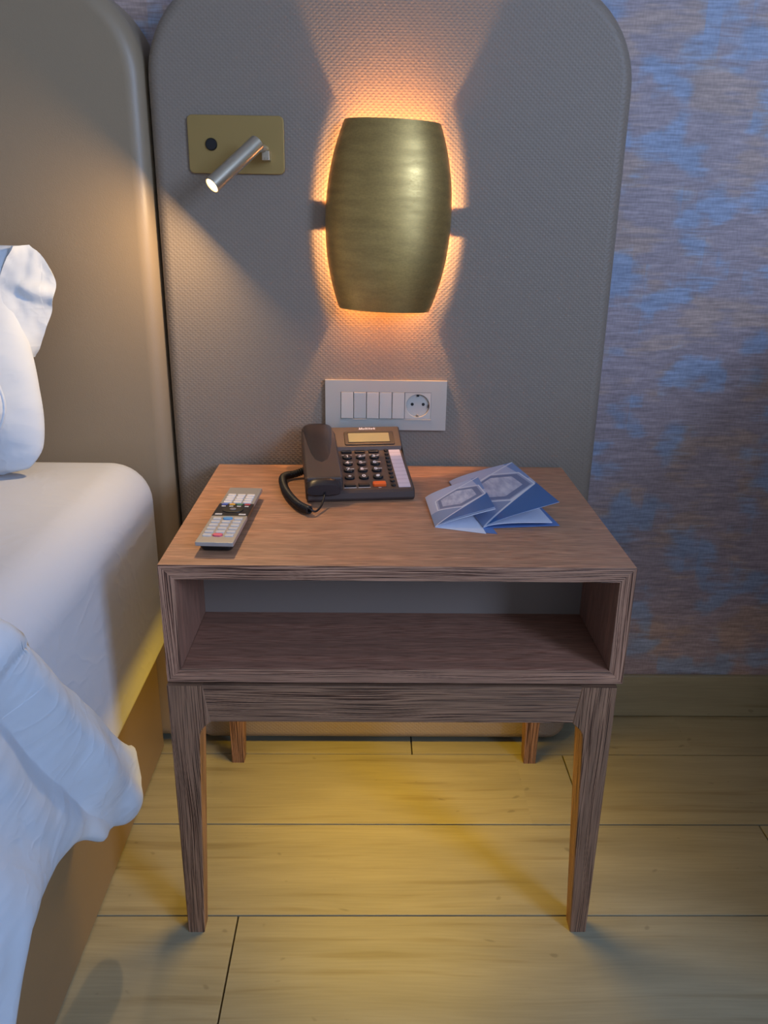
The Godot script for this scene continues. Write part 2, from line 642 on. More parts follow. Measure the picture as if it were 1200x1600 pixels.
func room() -> void:
	# floor: slab with the planks laid on it
	var fl := setting("floor", plain_box(Vector3((XL + XR) / 2, -0.056, (WZ + ZF) / 2), Vector3(XR - XL + 0.4, 0.1, ZF - WZ + 0.4)), mat.grout, "wood-look floor of wide pale planks with thin dark joints", "floor")
	var rng := RandomNumberGenerator.new()
	rng.seed = 7
	var first := {0: -0.232, 1: 0.660, 2: 0.3525, 3: 0.052}
	for k in range(-17, 4):
		var z1 := 0.6218 - 0.1988 * k
		var z0 := z1 - 0.1988
		z0 = maxf(z0, WZ)
		if z1 - z0 < 0.02 or z0 > ZF: continue
		z1 = minf(z1, ZF)
		var j: float = first[k] if first.has(k) else fposmod(k * 0.43, 1.2)
		var x := j - 1.2 * ceilf((j - XL) / 1.2)
		while x < XR:
			var a := maxf(x, XL)
			var b := minf(x + 1.2, XR)
			x += 1.2
			if b - a < 0.02: continue
			var m := M.new()
			m.box(Vector3((a + b) / 2, -0.004, (z0 + z1) / 2), Vector3(b - a - 0.0024, 0.008, z1 - z0 - 0.0024), 0.0006, 0)
			var off := Vector2(rng.randf(), rng.randf()) * 3.0
			for i in m.U.size(): m.U[i] += off
			part("plank", m, mat.plank, fl)
	# papered wall behind the bed and the other walls
	setting("wall_back", plain_box(Vector3((XL + XR) / 2, HC / 2, WZ - 0.1), Vector3(XR - XL + 0.4, HC, 0.2)), mat.wallpaper, "wall behind the headboard covered in mottled purple-brown and blue wallpaper", "wall")
	var cream := mk(rgb(214, 204, 190), 0.8)
	setting("wall_left", plain_box(Vector3(XL - 0.1, HC / 2, (WZ + ZF) / 2), Vector3(0.2, HC, ZF - WZ)), cream, "plain cream wall on the far side of the bed", "wall")
	setting("wall_front", plain_box(Vector3((XL + XR) / 2, HC / 2, ZF + 0.1), Vector3(XR - XL + 0.4, HC, 0.2)), cream, "plain cream wall facing the headboard", "wall")
	var w := M.new()
	var za := 1.95
	var zb := 2.95
	var ya := 1.2
	var yb := 2.4
	w.box(Vector3(XR + 0.1, HC / 2, (WZ + za) / 2), Vector3(0.2, HC, za - WZ), 0.002)
	w.box(Vector3(XR + 0.1, HC / 2, (zb + ZF) / 2), Vector3(0.2, HC, ZF - zb), 0.002)
	w.box(Vector3(XR + 0.1, ya / 2, (za + zb) / 2), Vector3(0.2, ya, zb - za), 0.002)
	w.box(Vector3(XR + 0.1, (yb + HC) / 2, (za + zb) / 2), Vector3(0.2, HC - yb, zb - za), 0.002)
	setting("wall_right", w, cream, "plain cream wall with the window that lets daylight in", "wall")
	setting("ceiling", plain_box(Vector3((XL + XR) / 2, HC + 0.05, (WZ + ZF) / 2), Vector3(XR - XL + 0.4, 0.1, ZF - WZ + 0.4)), mk(rgb(228, 224, 218), 0.9), "plain white ceiling", "ceiling")
	var fr := M.new()
	for z in [za + 0.03, zb - 0.03]:
		fr.box(Vector3(XR + 0.1, (ya + yb) / 2, z), Vector3(0.07, yb - ya, 0.06), 0.004)
	for y in [ya + 0.03, yb - 0.03]:
		fr.box(Vector3(XR + 0.1, y, (za + zb) / 2), Vector3(0.07, 0.06, zb - za - 0.12), 0.004)
	var win := setting("window_1", fr, mat.white, "white framed window in the right-hand wall", "window")
	var glass := mk(Color(1, 1, 1, 0.06), 0.05)
	glass.transparency = BaseMaterial3D.TRANSPARENCY_ALPHA
	part("pane", plain_box(Vector3(XR + 0.1, (ya + yb) / 2, (za + zb) / 2), Vector3(0.006, yb - ya - 0.12, zb - za - 0.12), 0.0005), glass, win)
	# skirting of the same wood-look tile, with a thin sloped top
	var sk := setting("baseboard_back", plain_box(Vector3(1.13, 0.05, WZ + 0.006), Vector3(1.54, 0.1, 0.012), 0.003), mat.plank, "wood-look skirting under the wallpaper right of the nightstand", "baseboard")
	sk.set_meta("kind", "structure")

func headboard() -> void:
	var m := M.new()
	m.slab(at(-0.009, 0.681, -0.1185), 0.743, 1.334, [0.155, 0.15, 0.035, 0.035], 0.1185, 0.02, 0.004, 14, 7, Vector2(3, 3))
	var o := part("headboard_panel", m, mat.weave, self)
	o.set_meta("label", "embossed taupe headboard panel with rounded corners, carrying the sconce and sockets")
	o.set_meta("category", "headboard")
	o.set_meta("group", "headboard panels")
	var m2 := M.new()
	m2.slab(at(-0.859, 0.681, -0.1185), 0.95, 1.334, [0.15, 0.15, 0.035, 0.035], 0.1185, 0.03, 0.004, 14, 8, Vector2(3, 3))
	var o2 := part("headboard_panel", m2, mat.leather, self)
	o2.set_meta("label", "smooth taupe leather headboard panel standing behind the pillows")
	o2.set_meta("category", "headboard")
	o2.set_meta("group", "headboard panels")

func bed() -> void:
	var b := thing("bed_base", "tan leather bed base standing on the floor left of the nightstand", "bed base")
	part("body", plain_box(Vector3(-1.243, 0.132, 1.005), Vector3(1.6, 0.262, 2.0), 0.008), mat.base, b)
	var up := Transform3D(Basis(Vector3.RIGHT, Vector3.FORWARD, Vector3.UP), Vector3(-1.24, 0.2645, 1.005))
	var m := M.new()
	m.slab(up, 1.67, 1.985, 0.07, 0.349, 0.068, 0.02, 10, 10)
	var o := part("mattress", m, mat.sheet, self)
	o.set_meta("label", "thick mattress in a white fitted sheet on the tan bed base")
	o.set_meta("category", "mattress")
	pillow_back()
	pillow_front()
	duvet()

func curve(pts: Array, t: float) -> Array:
	# pts: rows [key, values...]; linear-smooth interpolation by key
	for i in pts.size() - 1:
		if t <= pts[i + 1][0]:
			var s: float = clampf((t - pts[i][0]) / (pts[i + 1][0] - pts[i][0]), 0, 1)
			var p0: Array = pts[maxi(i - 1, 0)]
			var p3: Array = pts[mini(i + 2, pts.size() - 1)]
			var r := []
			for k in range(1, pts[i].size()):
				r.append(cubic_interpolate(pts[i][k], pts[i + 1][k], p0[k], p3[k], s))
			return r
	return pts[-1].slice(1)

func puff(rows: Array, zc: Array, depth: float, left: float, sd: int, soft := 0.16) -> M:
	# rows: [y, x of the right edge]; zc: [y, z]
	var n := noise(sd, 3)
	var A := []
	var B := []
	var y0: float = rows[0][0]
	var y1: float = rows[-1][0]
	var ny := 54
	var nx := 60
	for i in ny + 1:
		var ti := float(i) / ny
		var y := lerpf(y0, y1, 0.5 - 0.5 * cos(PI * ti))
		var xr: float = curve(rows, y)[0]
		var z: float = curve(zc, y)[0]
		var ra := []
		var rb := []
		for j in nx + 1:
			var d := (xr - left) * pow(float(j) / nx, 2.0)
			var x := xr - d
			var e := minf(d, x - left)
			var ex := clampf(e / soft, 0, 1)
			var ey := clampf(minf(y - y0, (y1 - y)) / 0.12, 0, 1)
			var f := sqrt(1 - (1 - ex) * (1 - ex)) * pow(1 - (1 - ey) * (1 - ey), 0.6)
			var wr := 0.006 * n.get_noise_2d(x * 9.0, y * 9.0) * f + 0.004 * (1.0 - absf(n.get_noise_2d(x * 5.0 + 4.0, y * 14.0))) * f
			ra.append(Vector3(x, y, z + depth * f + wr))
			rb.append(Vector3(x, y, z - depth * 0.55 * f))
		A.append(ra); B.append(rb)
	var m := M.new()
	m.grid(A, 1.0); m.grid(B, -1.0)
	return m

func pillow_back() -> void:
	var t := thing("pillow", "white pillow leaning on the headboard with its open pillowcase flap folded aside", "pillow", Vector3.ZERO, "pillows on the bed")
	var zc := [[0.6, 0.16], [0.66, 0.14], [0.8, 0.095], [0.96, 0.055]]
	var body := [[0.618, -0.611], [0.628, -0.571], [0.655, -0.551], [0.70, -0.548], [0.75, -0.556], [0.80, -0.567], [0.86, -0.585], [0.905, -0.596], [0.94, -0.583], [0.957, -0.573]]
	part("cushion", puff(body, zc, 0.055, -1.14, 3), mat.linen, t)
	# the flap: a thin sleeve from the seam to its free edge
	var outer := [[0.79, -0.574], [0.80, -0.566], [0.84, -0.549], [0.872, -0.538], [0.888, -0.532], [0.906, -0.532], [0.93, -0.542], [0.945, -0.552], [0.957, -0.568]]
	var G := []
	var T := []
	var n := noise(8, 2)
	for i in 41:
		var y := lerpf(0.79, 0.957, i / 40.0)
		var xa: float = curve(body, y)[0] - 0.012
		var xb: float = curve(outer, y)[0]
		var z: float = curve(zc, y)[0]
		var r := []
		var rt := []
		for j in 17:
			var u := j / 16.0
			var x := lerpf(xa, xb, u)
			# fold running from the seam down to the free edge
			var fold := y - lerpf(0.905, 0.882, u)
			var zz := z + 0.016 - 0.030 * u + 0.010 * exp(-pow(fold / 0.012, 2.0)) * smoothstep(0.0, 0.5, u) + 0.25 * maxf(fold, 0.0) * u * 0.5 - 0.12 * maxf(-fold, 0.0) * u
			zz += 0.003 * n.get_noise_2d(x * 30.0, y * 20.0)
			r.append(Vector3(x, y, zz))
			rt.append(0.004)
		G.append(r); T.append(rt)
	var m := M.new()
	m.shell(G, T, 1.0 if (G[1][0] - G[0][0]).cross(G[0][1] - G[0][0]).z > 0 else -1.0)
	part("pillowcase_flap", m, mat.linen, t)

func pillow_front() -> void:
	var t := thing("pillow", "white piped pillow at the left edge, standing in front of the flapped one", "pillow", Vector3.ZERO, "pillows on the bed")
	var zc := [[0.6, 0.25], [0.7, 0.235], [0.96, 0.185]]
	var body := [[0.618, -0.696], [0.64, -0.636], [0.68, -0.592], [0.735, -0.563], [0.78, -0.572], [0.83, -0.602], [0.875, -0.602], [0.93, -0.584], [0.955, -0.578]]
	part("cushion", puff(body, zc, 0.055, -1.16, 17), mat.linen, t)
	var pip := []
	for i in 40:
		var y := lerpf(0.622, 0.954, i / 39.0)
		pip.append(Vector3(curve(body, y)[0], y, curve(zc, y)[0]))
	var s := M.new()
	s.tube(pip, 0.003, 8)
	part("piping", s, mat.linen, t)

func duvet() -> void:
	# each column runs from the hem, up the side of the bed and over its top
	var hem := [[0.40, 0.262, -0.376], [0.415, 0.232, -0.372], [0.44, 0.212, -0.371], [0.47, 0.216, -0.374], [0.50, 0.236, -0.379], [0.55, 0.256, -0.373], [0.585, 0.290, -0.383], [0.62, 0.312, -0.386], [0.68, 0.325, -0.388], [0.78, 0.338, -0.376], [0.83, 0.285, -0.368], [0.90, 0.25, -0.368], [1.2, 0.24, -0.370], [1.95, 0.25, -0.370]]
	var side := [[0.40, 0.292], [0.45, 0.34], [0.497, 0.41], [0.557, 0.483], [0.652, 0.60], [0.70, 0.655], [0.72, 0.672], [2.0, 0.672]]
	var n := noise(61, 3)
	var n2 := noise(62, 2)
	var zs := []
	for i in 61: zs.append(lerpf(0.40, 0.72, i / 60.0))
	for i in range(1, 90): zs.append(lerpf(0.72, 1.95, pow(i / 89.0, 1.4)))
	var G := []
	var T := []
	for z in zs:
		var h = curve(hem, z)
		# path of the cross-section
		var path := [Vector2(h[1], h[0])]
		var ytop: float = curve(side, z)[0]
		var steps := 14
		for k in range(1, steps + 1):
			var y := lerpf(h[0], minf(ytop, 0.60), float(k) / steps)
			if y <= h[0]: y = h[0] + 0.001 * k
			path.append(Vector2(lerpf(h[1], -0.392, smoothstep(0.0, 1.0, (y - h[0]) / maxf(0.60 - h[0], 0.01)) ** 0.8), y))
		if ytop > 0.60:
			var full := clampf((ytop - 0.60) / 0.055, 0, 1)
			for k in range(1, 9):
				var a := full * PI * 0.5 * k / 8.0
				path.append(Vector2(-0.433 + 0.045 * cos(a), 0.60 + 0.045 * sin(a)))
			var run := smoothstep(0.700, 1.05, z)
			if run > 0:
				for k in range(1, 15):
					path.append(Vector2(-0.433 - 1.25 * run * pow(k / 14.0, 1.3), 0.645))
		# resample evenly
		var L := [0.0]
		for k in range(1, path.size()): L.append(L[-1] + path[k].distance_to(path[k - 1]))
		var r := []
		var rt := []
		var m := 64
		for j in m + 1:
			var tj := float(j) / m
			var s: float = L[-1] * pow(tj, lerpf(1.0, 1.75, clampf((L[-1] - 0.42) / 1.4, 0, 1)))
			var k := 1
			while k < L.size() - 1 and L[k] < s: k += 1
			var p: Vector2 = path[k - 1].lerp(path[k], clampf((s - L[k - 1]) / maxf(L[k] - L[k - 1], 1e-6), 0, 1))
			var edge := minf(minf(s, L[-1] - s), (z - 0.40) * 1.0)
			var e := clampf(edge / 0.035, 0, 1)
			var low := clampf((0.62 - p.y) / 0.2, 0, 1)
			# soft folds that hang from the top, parallel to the turned-back edge
			var q: float = (z - 0.40) + (p.y - 0.25) * -0.62
			var wr := 0.003 * sin(q * 26.0 + 1.5 * n2.get_noise_2d(z * 2.0, p.y * 2.0)) * low * smoothstep(0.02, 0.2, z - 0.40)
			wr += (0.013 * exp(-pow((q - 0.065) / 0.028, 2.0)) - 0.011 * exp(-pow((q - 0.125) / 0.022, 2.0)) + 0.006 * exp(-pow((q - 0.185) / 0.03, 2.0))) * smoothstep(0.0, 1.0, (0.65 - p.y) / 0.16)
			wr += 0.010 * n.get_noise_2d(q * 3.5, p.y * 1.6) * (0.35 + low)
			wr += 0.0016 * n2.get_noise_2d(z * 17.0, p.y * 13.0) * low
			var out := Vector3(1, 0.25, 0).lerp(Vector3(0.2, 1, 0), smoothstep(0.54, 0.655, p.y))
			r.append(Vector3(p.x, p.y, z) + out * (wr * (0.3 + 0.7 * e)))
			rt.append(0.006 + 0.020 * sqrt(1 - (1 - e) * (1 - e)))
		G.append(r); T.append(rt)
	var m := M.new()
	m.shell(G, T, 1.0 if (G[50][5] - G[49][5]).cross(G[49][6] - G[49][5]).x > 0 else -1.0)
	var o := part("duvet", m, mat.linen, self)
	o.set_meta("label", "white duvet hanging over the side of the bed with a drooping corner")
	o.set_meta("category", "duvet")

func nightstand() -> void:
	var t := thing("nightstand", "dark-stained wooden nightstand with an open shelf, carrying the telephone and leaflets", "nightstand")
	var L := -0.3
	var R := 0.3
	var H := 0.5965
	var B := 0.4294
	var th := 0.0195
	var z0 := 0.0172
	var z1 := 0.4519
	var g := 0.0002
	var top := M.new()
	top.prism([Vector2(L, H), Vector2(R, H), Vector2(R - th + g, H - th), Vector2(L + th - g, H - th)], z0, z1, 0)
	# the top face carries a finer veneer than its edge
	part("tabletop", top, mat.wood_edge, t)
	var ven := M.new()
	ven.box(Vector3(0, H + 0.00025, (z0 + z1) / 2), Vector3(R - L - 0.0006, 0.0005, z1 - z0 - 0.0006), 0.0002, 0)
	part("top_veneer", ven, mat.wood_top, t)
	var bot := M.new()
	bot.prism([Vector2(L, B), Vector2(R, B), Vector2(R - th + g, B + th), Vector2(L + th - g, B + th)], z0, z1, 0)
	part("shelf", bot, mat.wood_edge, t)
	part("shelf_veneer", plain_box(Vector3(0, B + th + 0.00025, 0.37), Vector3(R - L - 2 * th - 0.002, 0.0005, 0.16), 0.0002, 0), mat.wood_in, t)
	for s in [-1, 1]:
		var sd := M.new()
		sd.prism([Vector2(s * R, H - g), Vector2(s * (R - th), H - th - g), Vector2(s * (R - th), B + th + g), Vector2(s * R, B + g)], z0, z1, 1)
		part("side_panel", sd, mat.wood_edge, t)
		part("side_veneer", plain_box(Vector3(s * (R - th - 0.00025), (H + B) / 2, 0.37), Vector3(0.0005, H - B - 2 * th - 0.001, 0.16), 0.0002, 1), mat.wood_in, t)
	part("back_panel", plain_box(Vector3(0, (H + B) / 2, 0.284), Vector3(R - L - 2 * th, H - B - 2 * th, 0.012), 0.0005), mat.grey_back, t)
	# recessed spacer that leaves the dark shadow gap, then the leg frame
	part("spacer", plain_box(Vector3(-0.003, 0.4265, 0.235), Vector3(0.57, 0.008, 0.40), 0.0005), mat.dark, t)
	var cx := -0.0038
	var hw := 0.2976
	var fz := 0.4535
	var bz := 0.028
	for s in [-1, 1]:
		for front in [true, false]:
			var lv := [[0.4244, 0.0465], [0.40, 0.050], [0.3685, 0.0545], [0.364, 0.0500], [0.358, 0.0435], [0.350, 0.0395], [0.34, 0.0380], [0.0, 0.0240]]
			var m := M.new()
			var prev := []
			var pn := []
			for e in lv:
				var y: float = e[0]
				var wx: float = e[1]
				var dz := lerpf(0.026, 0.046, clampf(y / 0.36, 0, 1))
				var xo: float = cx + s * hw
				var xi: float = cx + s * (hw - wx)
				var za := fz if front else bz
				var zi: float = fz - dz if front else bz + dz
				var c := 0.0012
				var sx := signf(xi - xo)
				var sz := signf(zi - za)
				var ring := [Vector3(xo + sx * c, y, za), Vector3(xi - sx * c, y, za), Vector3(xi, y, za + sz * c), Vector3(xi, y, zi - sz * c), Vector3(xi - sx * c, y, zi), Vector3(xo + sx * c, y, zi), Vector3(xo, y, zi - sz * c), Vector3(xo, y, za + sz * c)]
				if prev.size():
					var mid := Vector3((xo + xi) / 2, y, (za + zi) / 2)
					for i in 8:
						var j := (i + 1) % 8
						var nn: Vector3 = (ring[i] - prev[i]).cross(ring[j] - ring[i]).normalized()
						if nn.dot(ring[i] + ring[j] - mid * 2) < 0: nn = -nn
						var ids := []
						for p in [prev[i], prev[j], ring[j], ring[i]]:
							ids.append(m.v(p, nn, M.uvof(p, nn, 1)))
						m.q(ids[0], ids[1], ids[2], ids[3])
				if y == 0.0 or prev.size() == 0:
					var nn := Vector3(0, -1 if y == 0.0 else 1, 0)
					var ids := []
					for p in ring: ids.append(m.v(p, nn, Vector2(p.x, p.z)))
					for i in range(1, 7): m.t(ids[0], ids[i], ids[i + 1])
				prev = ring
			for i in m.U.size(): m.U[i] += Vector2(-0.2 + 0.1 * s, 0.06 * s + (0.1 if front else 0.2))
			part("leg", m, mat.wood_leg, t)
	part("apron", plain_box(Vector3(cx, 0.3963, fz - 0.0122), Vector3(2 * hw - 0.080, 0.0560, 0.022), 0.0008, 0), mat.wood_leg, t)
	part("apron", plain_box(Vector3(cx, 0.3963, bz + 0.012), Vector3(2 * hw - 0.080, 0.0560, 0.022), 0.0008, 0), mat.wood_leg, t)
	for s in [-1, 1]:
		part("apron", plain_box(Vector3(cx + s * (hw - 0.012), 0.3963, (fz + bz) / 2), Vector3(0.022, 0.056, fz - bz - 0.06), 0.0008, 2), mat.wood_leg, t)
	# yellow light strip fixed under the box: it colours the floor below
	var bar := part("led_light_bar", plain_box(Vector3(0, 0.418, 0.215), Vector3(0.40, 0.010, 0.03), 0.002), mat.silver, t)
	var glow := mk(rgb(255, 214, 90), 0.6)
	glow.emission_enabled = true
	glow.emission = rgb(255, 196, 40)
	glow.emission_energy_multiplier = 2.0
	part("led_light_diffuser", plain_box(Vector3(0, 0.4115, 0.215), Vector3(0.39, 0.003, 0.022), 0.001), glow, bar)
	var al := AreaLight3D.new()
	al.name = "underlight"
	al.area_size = Vector2(0.39, 0.05)
	al.position = Vector3(0, 0.408, 0.215)
	al.rotation.x = -PI / 2
	al.light_color = rgb(255, 202, 40)
	al.light_energy = 0.26
	al.area_range = 8.0
	al.area_attenuation = 2.0
	al.shadow_enabled = true
	add_child(al)

func sconce() -> void:
	var c := Vector3(-0.011, 1.0035, 0)
	var t := thing("wall_sconce", "barrel-shaped brushed brass wall sconce glowing above the switch plate", "sconce", c)
	t.rotation.z = deg_to_rad(-1.9)
	var G := []
	var T := []
	for i in 41:
		var s := -1.0 + i / 20.0
		var y := s * 0.1395
		var k := 1.0 - pow(absf(s), 2.2)
		var rx := 0.0735 + 0.0255 * k
		var rz := 0.055 + 0.022 * k
		var r := []
		var rt := []
		for j in 49:
			var a := PI * j / 48.0
			r.append(Vector3(-rx * cos(a), y, 0.0078 + rz * sin(a)))
			rt.append(0.0016)
		G.append(r); T.append(rt)
	var m := M.new()
	m.shell(G, T, 1.0 if (G[1][24] - G[0][24]).cross(G[0][25] - G[0][24]).z > 0 else -1.0)
	part("shade", m, mat.shade, t)
	var bp := M.new()
	bp.slab(at(0, 0, 0.0002), 0.07, 0.09, 0.01, 0.004, 0.001)
	part("back_plate", bp, mat.brass, t)
	for s in [-1, 1]:
		part("bracket", plain_box(Vector3(s * 0.066, 0, 0.0045), Vector3(0.066, 0.036, 0.0076), 0.0008), mat.brass, t)
	var st := M.new()
	st.tube([Vector3(0, -0.03, 0.004), Vector3(0, -0.03, 0.038), Vector3(0, -0.03, 0.041), Vector3(0, -0.016, 0.041)], 0.006, 12)
	part("lamp_holder", st, mat.white, t)
	var bulb := M.new()
	var bp2 := []
	var br := []
	for i in 13:
		var a := PI * i / 12.0
		bp2.append(Vector3(0, 0.0 - 0.015 * cos(a), 0.041)); br.append(maxf(0.0062 * pow(sin(a), 0.6), 0.0004))
	bulb.tube(bp2, br, 14)
	var gl := mk(rgb(255, 226, 180), 0.5)
	gl.emission_enabled = true
	gl.emission = rgb(255, 205, 140)
	gl.emission_energy_multiplier = 6.0
	part("bulb", bulb, gl, t)
	var l := OmniLight3D.new()
	l.name = "sconce_light"
	l.position = c + Vector3(0, 0, 0.041)
	l.light_color = rgb(255, 194, 132)
	l.light_energy = 0.21
	l.light_size = 0.01
	l.omni_range = 8.0
	l.omni_attenuation = 2.0
	l.shadow_enabled = true
	add_child(l)

func reading_light() -> void:
	var t := thing("reading_light", "small brass plate reading light with a tilted lit tube", "wall light")
	var p := M.new()
	p.slab(at(-0.2476, 1.108, 0), 0.148, 0.083, 0.008, 0.005, 0.001, 0.0, 6, 2)
	part("plate", p, mat.brass, t)
	var b := M.new()
	b.tube([Vector3(-0.2856, 1.108, 0.004), Vector3(-0.2856, 1.108, 0.008), Vector3(-0.2856, 1.108, 0.0085)], [0.009, 0.009, 0.008], 24)
	part("switch_button", b, mat.black, t)
	var a := Vector3(-0.2095, 1.1085, 0.044)
	var e := Vector3(-0.2711, 1.046, 0.100)
	var d := (e - a).normalized()
	var j := M.new()
	j.tube([Vector3(-0.203, 1.102, 0.004), Vector3(-0.203, 1.102, 0.03), a + d * 0.012], 0.006, 14)
	part("joint", j, mat.nickel, t)
	var r := 0.0122
	var tb := M.new()
	var tl := (e - a).length()
	tb.lathe(a, d, [[0.0, r - 0.001], [0.001, r], [tl - 0.0005, r], [tl, r - 0.0005], [tl, r - 0.0014], [tl - 0.006, r - 0.0014]])
	var back := M.new()
	back.lathe(a, d, [[0.0002, 0.0], [0.0002, r - 0.0008]])
	part("tube", tb, mat.nickel, t)
	part("end_cap", back, mat.nickel, t)
	for k in 2:
		var sc := M.new()
		var q := Vector3(-0.2025 + 0.005 * k, 1.0885, 0.030)
		sc.tube([q, q + Vector3(0, 0, 0.004)], 0.0015, 8)
		part("screw", sc, mat.nickel, t)
	part("screw_mount", plain_box(Vector3(-0.200, 1.092, 0.016), Vector3(0.012, 0.014, 0.028), 0.001), mat.nickel, t)
	var gl := mk(rgb(255, 240, 215), 0.4)
	gl.emission_enabled = true
	gl.emission = rgb(255, 226, 170)
	gl.emission_energy_multiplier = 5.0
	var ln := M.new()
	ln.lathe(e, d, [[-0.004, r - 0.0016], [-0.002, r - 0.0018], [-0.0008, 0.006], [-0.0005, 0.0]])
	part("lamp_lens", ln, gl, t)
	var s := AreaLight3D.new()
	s.name = "reading_glow"
	s.area_size = Vector2(0.02, 0.02)
	s.position = e + d * 0.002
	s.basis = Basis.looking_at(d)
	s.light_color = rgb(255, 214, 152)
	s.light_energy = 0.24
	s.area_range = 8.0
	s.area_attenuation = 2.0
	s.shadow_enabled = true
	add_child(s)

func switch_plate() -> void:
	var t := thing("switch_plate", "brushed silver wall plate with five switches and one round power socket", "switch")
	var c := Vector3(-0.0104, 0.7020, 0.0)
	# frame of four mitred sides round the opening
	var W := 0.1038
	var H := 0.0430
	var w := 0.0775
	var h := 0.0232
	for s in [[Vector2(-W, H), Vector2(W, H), Vector2(w, h), Vector2(-w, h)], [Vector2(-W, -H), Vector2(W, -H), Vector2(w, -h), Vector2(-w, -h)], [Vector2(-W, H), Vector2(-W, -H), Vector2(-w, -h), Vector2(-w, h)], [Vector2(W, H), Vector2(W, -H), Vector2(w, -h), Vector2(w, h)]]:
		var poly := []
		for p in s: poly.append(p + Vector2(c.x, c.y))
		var m := M.new()
		m.prism(poly, 0.0005, 0.0085)
		part("frame_side", m, mat.silver, t)
	part("frame_lip", plain_box(c + Vector3(0, -h - 0.0012, 0.0088), Vector3(2 * w + 0.002, 0.0018, 0.0016), 0.0005), mat.silver, t)
	part("rating_mark", plain_box(c + Vector3(-w + 0.007, -h - 0.006, 0.0086), Vector3(0.013, 0.0016, 0.0003), 0.0001), mat.rocker, t)
	part("backing", plain_box(c + Vector3(0, 0, 0.0025), Vector3(2 * w, 2 * h, 0.004), 0.0003), mat.black, t)
	for k in 5:
		var m := M.new()
		var bx := c.x - w + 0.0112 + k * 0.0219
		m.box(Vector3.ZERO, Vector3(0.0212, 0.0455, 0.006), 0.0008, 0, Transform3D(Basis(Vector3.RIGHT, deg_to_rad(-2.0 if k != 1 else 2.0)), Vector3(bx, c.y, 0.0068)))
		part("rocker_switch", m, mat.rocker, t)
	var sx := c.x + w - 0.0226
	var sm := M.new()
	# socket insert: square plate with a round well
	var seg := 40
	var ids := []
	for i in seg:
		var a := TAU * i / seg
		var d := Vector2(cos(a), sin(a))
		var sq := d * (0.0222 / maxf(absf(d.x), absf(d.y)))
		sq.y *= 1.025
		var o := Vector3(sx, c.y, 0)
		var nz := Vector3(0, 0, 1)
		var rin := Vector3(-d.x, -d.y, 0)
		ids.append([sm.v(o + Vector3(sq.x, sq.y, 0.0088), nz), sm.v(o + Vector3(d.x * 0.0205, d.y * 0.0205, 0.0088), nz), sm.v(o + Vector3(d.x * 0.0200, d.y * 0.0200, 0.0085), rin), sm.v(o + Vector3(d.x * 0.0190, d.y * 0.0190, -0.0060 + 0.009), rin)])
	for i in seg:
		var a = ids[i]
		var b = ids[(i + 1) % seg]
		for k in 3: sm.q(a[k], b[k], b[k + 1], a[k + 1])
	var so := part("power_socket", sm, mat.rocker, t)
	var fl := M.new()
	fl.tube([Vector3(sx, c.y, 0.0026), Vector3(sx, c.y, 0.0046)], 0.0192, 40)
	part("socket_floor", fl, mat.rocker, so)
	for s in [-1, 1]:
		var hm := M.new()
		hm.tube([Vector3(sx + s * 0.0095, c.y + 0.002, 0.0040), Vector3(sx + s * 0.0095, c.y + 0.002, 0.00475)], 0.0027, 16)
		part("pin_hole", hm, mat.black, so)
		part("earth_clip", plain_box(Vector3(sx, c.y + s * 0.0172, 0.006), Vector3(0.0042, 0.003, 0.0035), 0.0006), mat.nickel if s < 0 else mat.black, so)
		part("side_notch", plain_box(Vector3(sx + s * 0.0185, c.y - 0.001, 0.0062), Vector3(0.0022, 0.005, 0.004), 0.0003), mat.phone if s > 0 else mat.silver, so)

